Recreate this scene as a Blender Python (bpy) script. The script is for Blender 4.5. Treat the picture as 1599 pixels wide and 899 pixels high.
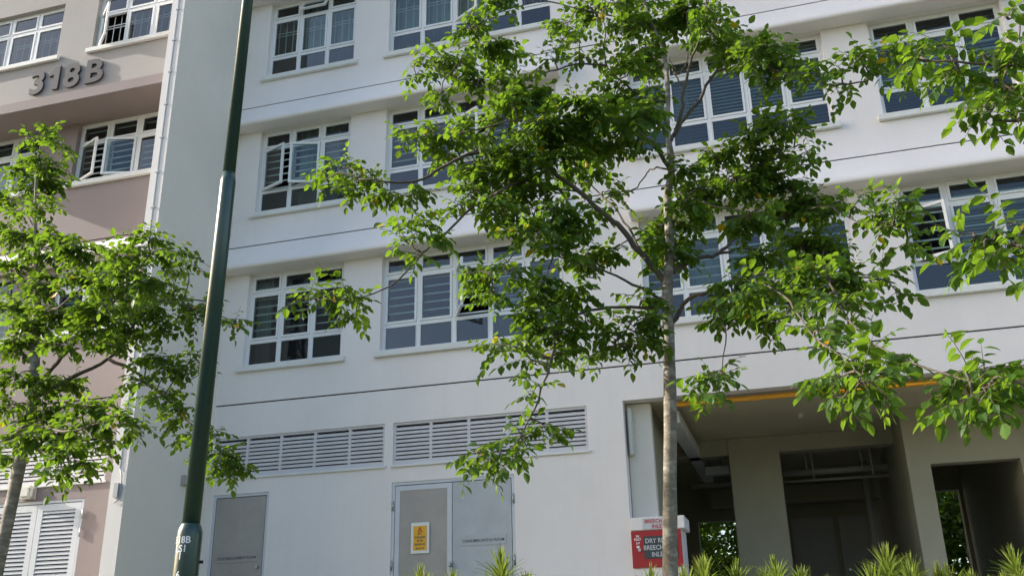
import bpy, bmesh, math, random
from mathutils import Vector, Matrix, noise
R = math.radians
for o in list(bpy.data.objects): bpy.data.objects.remove(o, do_unlink=True)
S = bpy.context.scene
C = S.collection

# ------------------------------------------------------------------ camera, light, exposure
F_PX, YAW, PITCH, ROLL = 1488.4, 0.275693, 0.366848, -0.0225299
_f = Vector((-math.sin(YAW), math.cos(YAW), 0)); _r = Vector((math.cos(YAW), math.sin(YAW), 0)); _u = Vector((0, 0, 1))
_fw = _f*math.cos(PITCH) + _u*math.sin(PITCH); _u2 = _u*math.cos(PITCH) - _f*math.sin(PITCH)
CR = _r*math.cos(ROLL) + _u2*math.sin(ROLL); CU = _u2*math.cos(ROLL) - _r*math.sin(ROLL); CF = _fw
cam = bpy.data.objects.new('camera', bpy.data.cameras.new('camera')); C.objects.link(cam)
cam.data.sensor_width = 36; cam.data.lens = 36*F_PX/1599.0
cam.data.clip_start = 0.05; cam.data.clip_end = 3000
cam.matrix_world = Matrix(((CR.x, CU.x, -CF.x, 0), (CR.y, CU.y, -CF.y, 0), (CR.z, CU.z, -CF.z, 0), (0, 0, 0, 1)))
S.camera = cam
SUN_EL, SUN_OFF = 25.0, 82.6          # elevation; angle between the sun and the facade's normal
sd = Vector((-math.sin(R(SUN_OFF))*math.cos(R(SUN_EL)), -math.cos(R(SUN_OFF))*math.cos(R(SUN_EL)), math.sin(R(SUN_EL))))
W = bpy.data.worlds.new('World'); S.world = W; W.use_nodes = True
nt = W.node_tree; bg = nt.nodes['Background']
sky = nt.nodes.new('ShaderNodeTexSky'); sky.sky_type = 'NISHITA'; sky.sun_disc = False
sky.sun_elevation = R(SUN_EL); sky.sun_rotation = math.atan2(sd.x, sd.y) % (2*math.pi)
sky.air_density = 1.0; sky.dust_density = 2.5; sky.ozone_density = 1.0
nt.links.new(sky.outputs[0], bg.inputs[0]); bg.inputs[1].default_value = 0.15
sun = bpy.data.objects.new('sun', bpy.data.lights.new('sun', 'SUN')); C.objects.link(sun)
sun.data.energy = 3.5; sun.data.angle = R(0.5); sun.data.color = (1.0, 0.93, 0.82)
sun.rotation_euler = (-sd).to_track_quat('-Z', 'Y').to_euler()
S.view_settings.view_transform = 'Standard'; S.view_settings.look = 'None'
S.view_settings.exposure = 1.22; S.view_settings.gamma = 1

def at(px, py, Y):
    """point of the photo's pixel (px, py) on the plane y = Y"""
    d = CR*((px-799.5)/F_PX) - CU*((py-449.5)/F_PX) + CF
    return d*(Y/d.y)

# ------------------------------------------------------------------ materials
def mat(name, col, rough=0.6, var=0.0, scale=3.0, bump=0.0, bscale=60.0, metal=0.0, streak=None, spec=0.5, stretch=(1, 1, 1)):
    m = bpy.data.materials.new(name); m.use_nodes = True
    n = m.node_tree.nodes; l = m.node_tree.links; b = n['Principled BSDF']
    b.inputs['Base Color'].default_value = (*col, 1); b.inputs['Roughness'].default_value = rough
    b.inputs['Metallic'].default_value = metal; b.inputs['Specular IOR Level'].default_value = spec
    tc = n.new('ShaderNodeTexCoord'); mp = n.new('ShaderNodeMapping'); mp.inputs['Scale'].default_value = stretch
    l.new(tc.outputs['Object'], mp.inputs[0])
    src = None
    if var:
        t = n.new('ShaderNodeTexNoise'); t.inputs['Scale'].default_value = scale; t.inputs['Detail'].default_value = 6
        t.inputs['Roughness'].default_value = 0.65
        l.new(mp.outputs[0], t.inputs[0])
        rp = n.new('ShaderNodeMapRange'); rp.inputs[1].default_value = 0.3; rp.inputs[2].default_value = 0.7
        rp.inputs[3].default_value = 1-var; rp.inputs[4].default_value = 1+var*0.6
        l.new(t.outputs[0], rp.inputs[0])
        mx = n.new('ShaderNodeMix'); mx.data_type = 'RGBA'; mx.blend_type = 'MULTIPLY'; mx.inputs[0].default_value = 1
        mx.inputs[6].default_value = (*col, 1); l.new(rp.outputs[0], mx.inputs[7]); src = mx.outputs[2]
    if streak:
        s_amt, s_col = streak
        mp2 = n.new('ShaderNodeMapping'); mp2.inputs['Scale'].default_value = (6.5, 6.5, 0.32); l.new(tc.outputs['Object'], mp2.inputs[0])
        t2 = n.new('ShaderNodeTexNoise'); t2.inputs['Scale'].default_value = 1.6; t2.inputs['Detail'].default_value = 5
        l.new(mp2.outputs[0], t2.inputs[0])
        r2 = n.new('ShaderNodeMapRange'); r2.inputs[1].default_value = 0.5; r2.inputs[2].default_value = 0.8
        r2.inputs[3].default_value = 0; r2.inputs[4].default_value = s_amt; l.new(t2.outputs[0], r2.inputs[0])
        m2 = n.new('ShaderNodeMix'); m2.data_type = 'RGBA'; l.new(r2.outputs[0], m2.inputs[0])
        if src: l.new(src, m2.inputs[6])
        else: m2.inputs[6].default_value = (*col, 1)
        m2.inputs[7].default_value = (*s_col, 1); src = m2.outputs[2]
    if src: l.new(src, b.inputs['Base Color'])
    if bump:
        t3 = n.new('ShaderNodeTexNoise'); t3.inputs['Scale'].default_value = bscale; t3.inputs['Detail'].default_value = 4
        l.new(mp.outputs[0], t3.inputs[0])
        bp = n.new('ShaderNodeBump'); bp.inputs['Strength'].default_value = bump; bp.inputs['Distance'].default_value = 0.01
        l.new(t3.outputs[0], bp.inputs['Height']); l.new(bp.outputs[0], b.inputs['Normal'])
    return m

M = {}
M['white'] = mat('white wall paint', (0.84, 0.785, 0.76), 0.75, 0.05, 0.8, 0.25, 45, streak=(0.11, (0.62, 0.59, 0.565)))
M['grey_paint'] = mat('cream wall paint', (0.80, 0.73, 0.64), 0.75, 0.05, 0.8, 0.25, 45, streak=(0.10, (0.66, 0.61, 0.54)))
M['fin'] = mat('off white pilaster paint', (0.68, 0.66, 0.66), 0.75, 0.06, 0.8, 0.25, 45, streak=(0.2, (0.55, 0.54, 0.53)))
M['pink'] = mat('dusty pink wall paint', (0.265, 0.215, 0.21), 0.75, 0.06, 0.8, 0.25, 45, streak=(0.22, (0.225, 0.185, 0.18)))
M['beige'] = mat('pale beige wall paint', (0.335, 0.315, 0.30), 0.75, 0.06, 0.8, 0.25, 45, streak=(0.2, (0.28, 0.265, 0.25)))
M['joint'] = mat('dark joint sealant', (0.03, 0.03, 0.032), 0.8)
M['frame'] = mat('white aluminium', (0.78, 0.78, 0.78), 0.4, 0.03, 4)
M['sill'] = mat('sill paint', (0.76, 0.75, 0.72), 0.7, 0.08, 2, 0.2, 40)
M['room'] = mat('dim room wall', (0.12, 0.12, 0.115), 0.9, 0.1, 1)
M['grille'] = mat('white painted grille', (0.85, 0.85, 0.85), 0.4)
M['curtain'] = mat('pale curtain cloth', (0.42, 0.50, 0.52), 0.9, 0.25, 2.5, stretch=(6, 6, 0.2))
M['blind'] = mat('grey blind', (0.42, 0.46, 0.44), 0.6, 0.1, 3)
M['louvre'] = mat('grey louvre metal', (0.64, 0.62, 0.64), 0.45, 0.06, 3)
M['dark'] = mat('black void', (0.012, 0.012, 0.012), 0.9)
M['door'] = mat('grey door laminate', (0.385, 0.355, 0.325), 0.5, 0.12, 2.5, 0.08, 90)
M['door_light'] = mat('pale grey door laminate', (0.47, 0.49, 0.51), 0.5, 0.11, 2.5, 0.08, 90)
M['door_frame'] = mat('door frame metal', (0.60, 0.62, 0.66), 0.4, 0.04, 3)
M['metal'] = mat('brushed steel', (0.45, 0.45, 0.46), 0.35, metal=0.9)
M['interior'] = mat('void deck plaster', (0.41, 0.38, 0.28), 0.85, 0.1, 1.2, 0.2, 40)
M['ceiling'] = mat('void deck ceiling', (0.62, 0.55, 0.38), 0.85, 0.1, 1.2)
M['pipe_grey'] = mat('grey pipe', (0.45, 0.45, 0.43), 0.5, 0.06, 3)
M['yellow'] = mat('yellow pipe paint', (0.72, 0.35, 0.02), 0.45, 0.08, 3)
M['red'] = mat('red enamel', (0.38, 0.014, 0.016), 0.4, 0.08, 4)
M['black'] = mat('black plate', (0.035, 0.04, 0.045), 0.25)
M['text_white'] = mat('white lettering', (0.82, 0.82, 0.82), 0.5)
M['text_red'] = mat('red lettering', (0.55, 0.03, 0.04), 0.5)
M['text_dark'] = mat('dark lettering', (0.10, 0.10, 0.11), 0.5)
M['label_grey'] = mat('silver label', (0.55, 0.57, 0.60), 0.4, 0.05, 6)
M['sign_white'] = mat('sign white', (0.78, 0.78, 0.75), 0.4)
M['sign_yellow'] = mat('sign amber', (0.80, 0.42, 0.02), 0.4, 0.05, 5)
M['number'] = mat('bronze number metal', (0.055, 0.048, 0.045), 0.35, 0.15, 5)
M['plastic'] = mat('cream plastic', (0.66, 0.65, 0.58), 0.4, 0.08, 5)
M['plastic_grey'] = mat('grey plastic', (0.42, 0.40, 0.38), 0.45, 0.08, 5)
M['copper'] = mat('grey conductor tape', (0.40, 0.41, 0.43), 0.6)
M['asphalt'] = mat('asphalt', (0.05, 0.05, 0.05), 0.9, 0.3, 4, 0.4, 120)
M['concrete'] = mat('concrete', (0.26, 0.25, 0.23), 0.85, 0.12, 2, 0.3, 60)
M['tile'] = mat('void deck floor', (0.28, 0.27, 0.25), 0.5, 0.1, 2)
M['bg_wall'] = mat('far block wall', (0.55, 0.54, 0.50), 0.8, 0.08, 0.2)
M['crane'] = mat('crane steel', (0.05, 0.05, 0.06), 0.5)
M['line'] = mat('road paint', (0.8, 0.8, 0.78), 0.6, 0.1, 8)

def pole_mat():
    m = mat('green lamp post paint', (0.007, 0.042, 0.031), 0.34, 0.25, 5, 0.08, 30, streak=(0.25, (0.03, 0.06, 0.05)))
    b = m.node_tree.nodes['Principled BSDF']
    b.inputs['Coat Weight'].default_value = 0.4; b.inputs['Coat Roughness'].default_value = 0.22
    return m
M['pole'] = pole_mat()

def glass_mat(name, tint, ior=1.75, refl=(0.9, 0.95, 1.0)):
    m = bpy.data.materials.new(name); m.use_nodes = True
    n = m.node_tree.nodes; l = m.node_tree.links; n.remove(n['Principled BSDF'])
    out = n['Material Output']; tr = n.new('ShaderNodeBsdfTransparent'); gl = n.new('ShaderNodeBsdfGlossy')
    tr.inputs[0].default_value = (*tint, 1); gl.inputs['Color'].default_value = (*refl, 1); gl.inputs['Roughness'].default_value = 0.015
    fr = n.new('ShaderNodeFresnel'); fr.inputs[0].default_value = ior
    tc = n.new('ShaderNodeTexCoord'); t = n.new('ShaderNodeTexNoise'); t.inputs['Scale'].default_value = 2.2; t.inputs['Detail'].default_value = 1
    l.new(tc.outputs['Object'], t.inputs[0])
    bp = n.new('ShaderNodeBump'); bp.inputs['Strength'].default_value = 0.06; bp.inputs['Distance'].default_value = 0.02
    l.new(t.outputs[0], bp.inputs['Height']); l.new(bp.outputs[0], gl.inputs['Normal'])
    mx = n.new('ShaderNodeMixShader'); l.new(fr.outputs[0], mx.inputs[0]); l.new(tr.outputs[0], mx.inputs[1]); l.new(gl.outputs[0], mx.inputs[2])
    l.new(mx.outputs[0], out.inputs[0])
    return m
M['glass'] = glass_mat('window glass', (0.66, 0.80, 0.75), 1.72)
M['glass_low'] = glass_mat('tinted lower glass', (0.28, 0.40, 0.37), 1.78)

def leaf_mat(name, dark, light, yellow=0.991, trans=0.5, tcol=(0.25, 0.42, 0.02), ycol=(0.55, 0.30, 0.01)):
    m = bpy.data.materials.new(name); m.use_nodes = True
    n = m.node_tree.nodes; l = m.node_tree.links; b = n['Principled BSDF']; out = n['Material Output']
    g = n.new('ShaderNodeNewGeometry'); rp = n.new('ShaderNodeValToRGB')
    e = rp.color_ramp.elements; e[0].position = 0; e[0].color = (*dark, 1); e[1].position = 0.9; e[1].color = (*light, 1)
    if yellow < 1:
        a = e.new(yellow); a.color = (*light, 1)
        a = e.new(min(1, yellow+0.004)); a.color = (*ycol, 1)
    l.new(g.outputs['Random Per Island'], rp.inputs[0])
    tr = n.new('ShaderNodeBsdfTranslucent')
    mix = n.new('ShaderNodeMix'); mix.data_type = 'RGBA'; mix.inputs[0].default_value = 0.6
    l.new(rp.outputs[0], mix.inputs[6]); mix.inputs[7].default_value = (*tcol, 1); l.new(mix.outputs[2], tr.inputs[0])
    l.new(rp.outputs[0], b.inputs['Base Color']); b.inputs['Roughness'].default_value = 0.48; b.inputs['Specular IOR Level'].default_value = 0.38
    mx = n.new('ShaderNodeMixShader'); mx.inputs[0].default_value = trans
    l.new(b.outputs[0], mx.inputs[1]); l.new(tr.outputs[0], mx.inputs[2]); l.new(mx.outputs[0], out.inputs[0])
    return m
M['leaf'] = leaf_mat('tree leaf', (0.024, 0.068, 0.012), (0.068, 0.142, 0.016))
M['leaf_young'] = leaf_mat('young tree leaf', (0.07, 0.16, 0.015), (0.11, 0.21, 0.02), 1.0, 0.52, (0.32, 0.50, 0.03))
M['leaf_far'] = leaf_mat('far tree leaf', (0.035, 0.07, 0.02), (0.07, 0.11, 0.03), 1.0)
M['spike'] = leaf_mat('spiky plant leaf', (0.08, 0.15, 0.02), (0.30, 0.36, 0.07), 0.94, 0.4, (0.36, 0.46, 0.06), (0.28, 0.20, 0.09))
M['grass'] = leaf_mat('grass blade', (0.05, 0.09, 0.02), (0.09, 0.14, 0.03), 1.0, 0.3)

def bark_mat():
    m = mat('pale grey brown bark', (0.22, 0.19, 0.15), 0.85, 0.45, 9, 0.8, 40, stretch=(1, 1, 2.2))
    n = m.node_tree.nodes; l = m.node_tree.links; b = n['Principled BSDF']
    src = b.inputs['Base Color'].links[0].from_socket
    tc = n.new('ShaderNodeTexCoord'); mp = n.new('ShaderNodeMapping'); mp.inputs['Scale'].default_value = (9, 9, 16)
    l.new(tc.outputs['Object'], mp.inputs[0])
    t = n.new('ShaderNodeTexNoise'); t.inputs['Scale'].default_value = 1.0; t.inputs['Detail'].default_value = 4; l.new(mp.outputs[0], t.inputs[0])
    r = n.new('ShaderNodeMapRange'); r.inputs[1].default_value = 0.52; r.inputs[2].default_value = 0.62; l.new(t.outputs[0], r.inputs[0])
    mx = n.new('ShaderNodeMix'); mx.data_type = 'RGBA'; l.new(r.outputs[0], mx.inputs[0]); l.new(src, mx.inputs[6])
    mx.inputs[7].default_value = (0.33, 0.305, 0.255, 1); l.new(mx.outputs[2], b.inputs['Base Color'])
    return m
M['bark'] = bark_mat()
M['twig'] = mat('brown twig bark', (0.10, 0.08, 0.06), 0.85, 0.3, 12)
M['ground'] = mat('grassy earth', (0.10, 0.11, 0.05), 0.95, 0.4, 1.5, 0.5, 30)

# ------------------------------------------------------------------ mesh helpers
class MB:
    def __init__(self): self.v = []; self.f = []; self.sm = []
    def add(self, vs, fs, smooth=False):
        k = len(self.v); self.v += [tuple(p) for p in vs]
        for f in fs: self.f.append(tuple(i+k for i in f)); self.sm.append(smooth)
        return self
    def box(self, x0, x1, y0, y1, z0, z1, mtx=None):
        vs = [Vector((x, y, z)) for x in (x0, x1) for y in (y0, y1) for z in (z0, z1)]
        if mtx: vs = [mtx @ p for p in vs]
        return self.add(vs, [(0, 1, 3, 2), (4, 6, 7, 5), (0, 4, 5, 1), (2, 3, 7, 6), (0, 2, 6, 4), (1, 5, 7, 3)])
    def quad(self, a, b, c, d): return self.add([a, b, c, d], [(0, 1, 2, 3)])
    def tube(self, pts, rad, seg=8, cap=True, wob=0.0, rnd=None):
        pts = [Vector(p) for p in pts]; n = len(pts)
        if not hasattr(rad, '__len__'): rad = [rad]*n
        k = len(self.v); up = None
        for i, p in enumerate(pts):
            t = (pts[min(i+1, n-1)]-pts[max(i-1, 0)]).normalized()
            if up is None: up = t.orthogonal().normalized()
            a = (up - t*up.dot(t)).normalized(); up = a; b = t.cross(a)
            for j in range(seg):
                an = 2*math.pi*j/seg
                r = rad[i]*(1 + (wob*noise.noise(Vector((p.x*3+math.cos(an), p.y*3+math.sin(an), p.z*3))) if wob else 0))
                self.v.append(tuple(p + a*math.cos(an)*r + b*math.sin(an)*r))
        for i in range(n-1):
            for j in range(seg):
                self.f.append((k+i*seg+j, k+i*seg+(j+1) % seg, k+(i+1)*seg+(j+1) % seg, k+(i+1)*seg+j)); self.sm.append(True)
        if cap:
            self.f.append(tuple(k+j for j in reversed(range(seg)))); self.sm.append(False)
            self.f.append(tuple(k+(n-1)*seg+j for j in range(seg))); self.sm.append(False)
        return self
    def prism(self, prof, x0, x1, smooth=False):
        """profile of (y, z) points swept along x"""
        n = len(prof); k = len(self.v)
        for x in (x0, x1): self.v += [(x, y, z) for y, z in prof]
        for i in range(n):
            self.f.append((k+i, k+(i+1) % n, k+n+(i+1) % n, k+n+i)); self.sm.append(smooth)
        self.f.append(tuple(k+i for i in reversed(range(n)))); self.sm.append(False)
        self.f.append(tuple(k+n+i for i in range(n))); self.sm.append(False)
        return self
    def wall(self, x0, x1, z0, z1, y, holes, depth, ydir=1):
        """front sheet at y (facing -y) with openings whose reveals run `depth` back"""
        xs = sorted({x0, x1, *[h[0] for h in holes], *[h[1] for h in holes]}); zs = sorted({z0, z1, *[h[2] for h in holes], *[h[3] for h in holes]})
        xs = [x for x in xs if x0-1e-6 <= x <= x1+1e-6]; zs = [z for z in zs if z0-1e-6 <= z <= z1+1e-6]
        for i in range(len(xs)-1):
            for j in range(len(zs)-1):
                cx = (xs[i]+xs[i+1])/2; cz = (zs[j]+zs[j+1])/2
                if any(h[0] < cx < h[1] and h[2] < cz < h[3] for h in holes): continue
                self.quad((xs[i], y, zs[j]), (xs[i+1], y, zs[j]), (xs[i+1], y, zs[j+1]), (xs[i], y, zs[j+1]))
        for h in holes:
            d = h[4] if len(h) > 4 else depth
            a, b, c, e = h[:4]; yb = y+d
            self.quad((a, y, c), (a, y, e), (a, yb, e), (a, yb, c)); self.quad((b, y, c), (b, yb, c), (b, yb, e), (b, y, e))
            self.quad((a, y, e), (b, y, e), (b, yb, e), (a, yb, e)); self.quad((a, y, c), (a, yb, c), (b, yb, c), (b, y, c))
        return self
    def build(self, name, m, parent=None, bevel=0.0, merge=False):
        me = bpy.data.meshes.new(name)
        off = Vector((0, 0, 0))
        if parent:
            q = parent
            while q: off += q.location; q = q.parent
        me.from_pydata([tuple(Vector(p)-off) for p in self.v], [], self.f)
        me.polygons.foreach_set('use_smooth', self.sm)
        if merge or bevel:
            bm = bmesh.new(); bm.from_mesh(me)
            if merge: bmesh.ops.remove_doubles(bm, verts=bm.verts, dist=1e-4)
            bmesh.ops.recalc_face_normals(bm, faces=bm.faces)
            if bevel: bmesh.ops.bevel(bm, geom=[e for e in bm.edges if e.is_manifold and e.calc_face_angle(0) > 0.6], offset=bevel, segments=2, affect='EDGES', clamp_overlap=True)
            bm.to_mesh(me); bm.free()
        me.update()
        o = bpy.data.objects.new(name, me); C.objects.link(o)
        if m: me.materials.append(m)
        if parent: o.parent = parent
        return o

def tag(o, label=None, cat=None, group=None, kind=None):
    if label: o['label'] = label
    if cat: o['category'] = cat
    if group: o['group'] = group
    if kind: o['kind'] = kind
    return o
def empty(name, loc, label, cat, group=None):
    o = bpy.data.objects.new(name, None); C.objects.link(o); o.location = loc; o.empty_display_size = 0.2
    return tag(o, label, cat, group)
def copy_tree(o, parent=None):
    c = o.copy(); C.objects.link(c); c.parent = parent
    for ch in list(o.children): copy_tree(ch, c)
    return c
def text_into(mb, s, size, pos, align='LEFT', extrude=0.002, bold=0.0, sx=1.0, fn=None):
    """lettering that reads from the street side, on the plane y = pos.y (front face at pos.y)"""
    cu = bpy.data.curves.new('t', 'FONT'); cu.body = s; cu.size = size; cu.extrude = extrude; cu.offset = bold; cu.align_x = align; cu.resolution_u = 3
    o = bpy.data.objects.new('t', cu); C.objects.link(o)
    dg = bpy.context.evaluated_depsgraph_get(); me = bpy.data.meshes.new_from_object(o.evaluated_get(dg))
    vs = []
    for v in me.vertices:
        x, y, z = v.co.x*sx, v.co.y, v.co.z
        vs.append(fn(x, y, z) if fn else (pos[0]+x, pos[1]-z, pos[2]+y))
    mb.add(vs, [tuple(p.vertices) for p in me.polygons])
    bpy.data.objects.remove(o, do_unlink=True); bpy.data.curves.remove(cu); bpy.data.meshes.remove(me)
    return mb

# ------------------------------------------------------------------ ground
FY = 13.355                 # street face of the white wall
FLOOR = 0.3                 # ground floor level (camera eye is z = 0)
def gz(y):
    pts = [(-3000, -1.5), (4.4, -1.5), (4.41, -1.36), (6.0, -1.34), (10.2, 0.05), (11.9, 0.10), (13.0, 0.12), (30, 0.12), (60, 0.3), (3000, 0.3)]
    for (a, za), (b, zb) in zip(pts, pts[1:]):
        if a <= y <= b: return za+(zb-za)*(y-a)/(b-a)
gm = MB(); ys = [-2500, -300, -60, -20, 4.4, 4.41, 5, 6, 7, 8, 9, 10.2, 11.9, 13, 30, 60, 300, 2500]; xs = [-2500, -300, -60, -25, -12, -6, 0, 6, 12, 25, 60, 300, 2500]
nx = len(xs)
gm.add([(x, y, gz(y)) for y in ys for x in xs], [(j*nx+i, j*nx+i+1, (j+1)*nx+i+1, (j+1)*nx+i) for j in range(len(ys)-1) for i in range(nx-1)])
tag(gm.build('ground', M['ground']), kind='structure')
tag(MB().quad((-200, -5.2, -1.494), (200, -5.2, -1.494), (200, 4.2, -1.494), (-200, 4.2, -1.494)).build('road', M['asphalt']), kind='structure')
tag(MB().box(-200, 200, 4.2, 4.42, -1.6, -1.33).build('kerb', M['concrete'], bevel=0.015), kind='structure')
rl = MB()
for i in range(-20, 21): rl.quad((i*4-1, -0.6, -1.489), (i*4+1, -0.6, -1.489), (i*4+1, -0.48, -1.489), (i*4-1, -0.48, -1.489))
tag(rl.build('road_markings', M['line']), kind='structure')
tag(MB().box(-25, 20, 11.9, 30, -0.4, 0.298).build('apron', M['concrete']), kind='structure')

# ------------------------------------------------------------------ the apartment block
B = empty('apartment_building', (0, FY, FLOOR), 'white and dusty pink apartment block numbered 318B with casement windows', 'building')
FIN0, FIN1, FINY = -9.13, -8.88, 11.36        # white fin between the two wings
PY = 12.25                                    # pink wall
FH = 2.8
A_ = (-8.45, -6.67); B_ = (-5.99, -2.95); C_ = (-1.74, 1.31); D_ = (2.00, 3.87); E_ = (4.9, 7.95)
ZB = [4.53+FH*i for i in range(3)]; WH = 1.65
holes = []
for i in range(3):
    for w in (A_, B_, C_, D_, E_): holes.append((w[0], w[1], ZB[i], ZB[i]+WH, 0.17))
GROOVE = [3.9, 6.71, 9.5]
for g in GROOVE:
    holes.append((FIN1+0.001, 12, g-0.012, g+0.012, 0.02))
LV = [(-8.83, -5.86), (-5.72, -2.69)]
for a, b in LV: holes.append((a, b, 2.71, 3.36, 0.12))
holes.append((-2.16, 7.0, FLOOR, 3.385, 0.22))                 # void deck opening
holes.append((-8.76, -7.78, FLOOR, 2.45, 0.07)); holes.append((-5.72, -3.81, FLOOR, 2.45, 0.07))
MB().wall(FIN1, 12, FLOOR, 26, FY, holes, 0.17).build('wall', M['white'], B, merge=True)
j = MB()
for g in GROOVE: j.quad((FIN1+.002, FY+.018, g-.012), (12, FY+.018, g-.012), (12, FY+.018, g+.012), (FIN1+.002, FY+.018, g+.012))
j.build('expansion_joint', M['joint'], B)
# fin, and the pink wing
MB().quad((FIN1, FINY, FLOOR), (FIN1, FY, FLOOR), (FIN1, FY, 26), (FIN1, FINY, 26)).build('side_wall', M['grey_paint'], B)
fm = MB()
fm.quad((FIN0, FINY, FLOOR), (FIN1, FINY, FLOOR), (FIN1, FINY, 26), (FIN0, FINY, 26))
fm.quad((FIN0, PY, FLOOR), (FIN0, FINY, FLOOR), (FIN0, FINY, 26), (FIN0, PY, 26))
fm.build('pilaster', M['fin'], B)
PW = [(-11.50, -9.64), (-14.2, -12.28)]      # pink wing window openings
PZ = [(7.88-FH, 9.09-FH), (7.88, 9.09), (7.88+FH, 9.09+FH)]
ph = [(a, b, z0, z1, 0.15) for a, b in PW for z0, z1 in PZ]
for g in (3.9, 6.7): ph.append((-30, FIN0-0.001, g-0.012, g+0.012, 0.02))
PLV = (-12.95, -9.96)
ph.append((PLV[0], PLV[1], 2.60, 3.32, 0.12)); ph.append((-11.98, -10.27, FLOOR, 2.36, 0.06))
low = [h for h in ph if h[2] < 9.1]; up = [h for h in ph if h[2] > 9.1]
MB().wall(-30, FIN0, FLOOR, 9.1, PY, low, 0.15).build('pink_wall', M['pink'], B, merge=True)
MB().wall(-30, FIN0, 9.1, 26, PY, up, 0.15).build('upper_wall', M['beige'], B, merge=True)
jp = MB()
for g in (3.9, 6.7): jp.quad((-30, PY+.018, g-.012), (FIN0, PY+.018, g-.012), (FIN0, PY+.018, g+.012), (-30, PY+.018, g+.012))
jp.build('expansion_joint', M['joint'], B)
MB().box(-15.3, FIN0-0.002, 11.58, PY+0.01, 9.09, 9.30).build('cornice', M['pink'], B, bevel=0.012)
# roof slabs and back so that no light leaks in
bk = MB(); bk.box(-30, 12, 23.8, 24, 3.9, 26); bk.box(-30, 12, FY+0.3, 24, 26, 26.3); bk.box(11.8, 12, FY+0.2, 24, FLOOR, 26); bk.box(-30, -29.8, PY+0.2, 24, FLOOR, 26)
bk.build('rear_wall', M['white'], B)

def hood(x0, x1, z, ybase, m, proj=0.30, rise=1.03, ex=2.3, groove=None):
    """window-head hood: the wall swells out of its plane down to a rounded lip"""
    yo = lambda zz: ybase-0.003-(proj-.004)*(max(0, (z+rise-zz))/(rise-0.07))**ex
    zs = [z+rise-(rise-0.07)*i/14 for i in range(15)]
    if groove:
        zs = sorted([q for q in zs if abs(q-groove) > .03]+[groove+.012, groove-.012], reverse=True)
    pr = []; gi = None
    for q in zs:
        pr.append((yo(q), q))
        if groove and abs(q-groove-.012) < 1e-6: gi = len(pr); pr += [(yo(q)+.02, q-.001), (yo(q-.024)+.02, q-.023)]
    yl = ybase-proj
    pr += [(yl, z+0.04), (yl+0.006, z+0.018), (yl+0.02, z+0.005), (yl+0.045, z), (ybase-0.003, z-0.002)]
    o = MB().prism(pr, x0, x1, True).build('hood', m, B)
    me = o.data
    bm = bmesh.new(); bm.from_mesh(me); bmesh.ops.recalc_face_normals(bm, faces=bm.faces); bm.to_mesh(me); bm.free()
    for p in me.polygons:
        if abs(p.normal.x) > 0.9 or abs(p.normal.z) > 0.8: p.use_smooth = False
    me.set_sharp_from_angle(angle=R(35))
    if groove:
        g = MB(); y = yo(groove)+.017; g.quad((x0+.001, y, groove-.0125), (x1-.001, y, groove-.0125), (x1-.001, y, groove+.0125), (x0+.001, y, groove+.0125)); g.build('expansion_joint', M['joint'], o)
for i in range(3):
    z = ZB[i]+WH+0.004
    gv = [6.67, 9.455, None][i]
    for xa, xb in ((FIN1+0.002, -2.85), (-1.84, 3.98), (4.8, 8.1)): hood(xa, xb, z, FY, M['white'], groove=gv)
for z in (PZ[0][1]+0.004,): hood(-15.3, FIN0-0.002, z, PY, M['white'], 0.26, 0.36, 1.6)

def bars(mb, x0, x1, z0, z1, y0, y1, w):
    """rectangular ring"""
    mb.box(x0, x1, y0, y1, z0, z0+w); mb.box(x0, x1, y0, y1, z1-w, z1)
    mb.box(x0, x0+w, y0, y1, z0+w, z1-w); mb.box(x1-w, x1, y0, y1, z0+w, z1-w)

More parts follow.
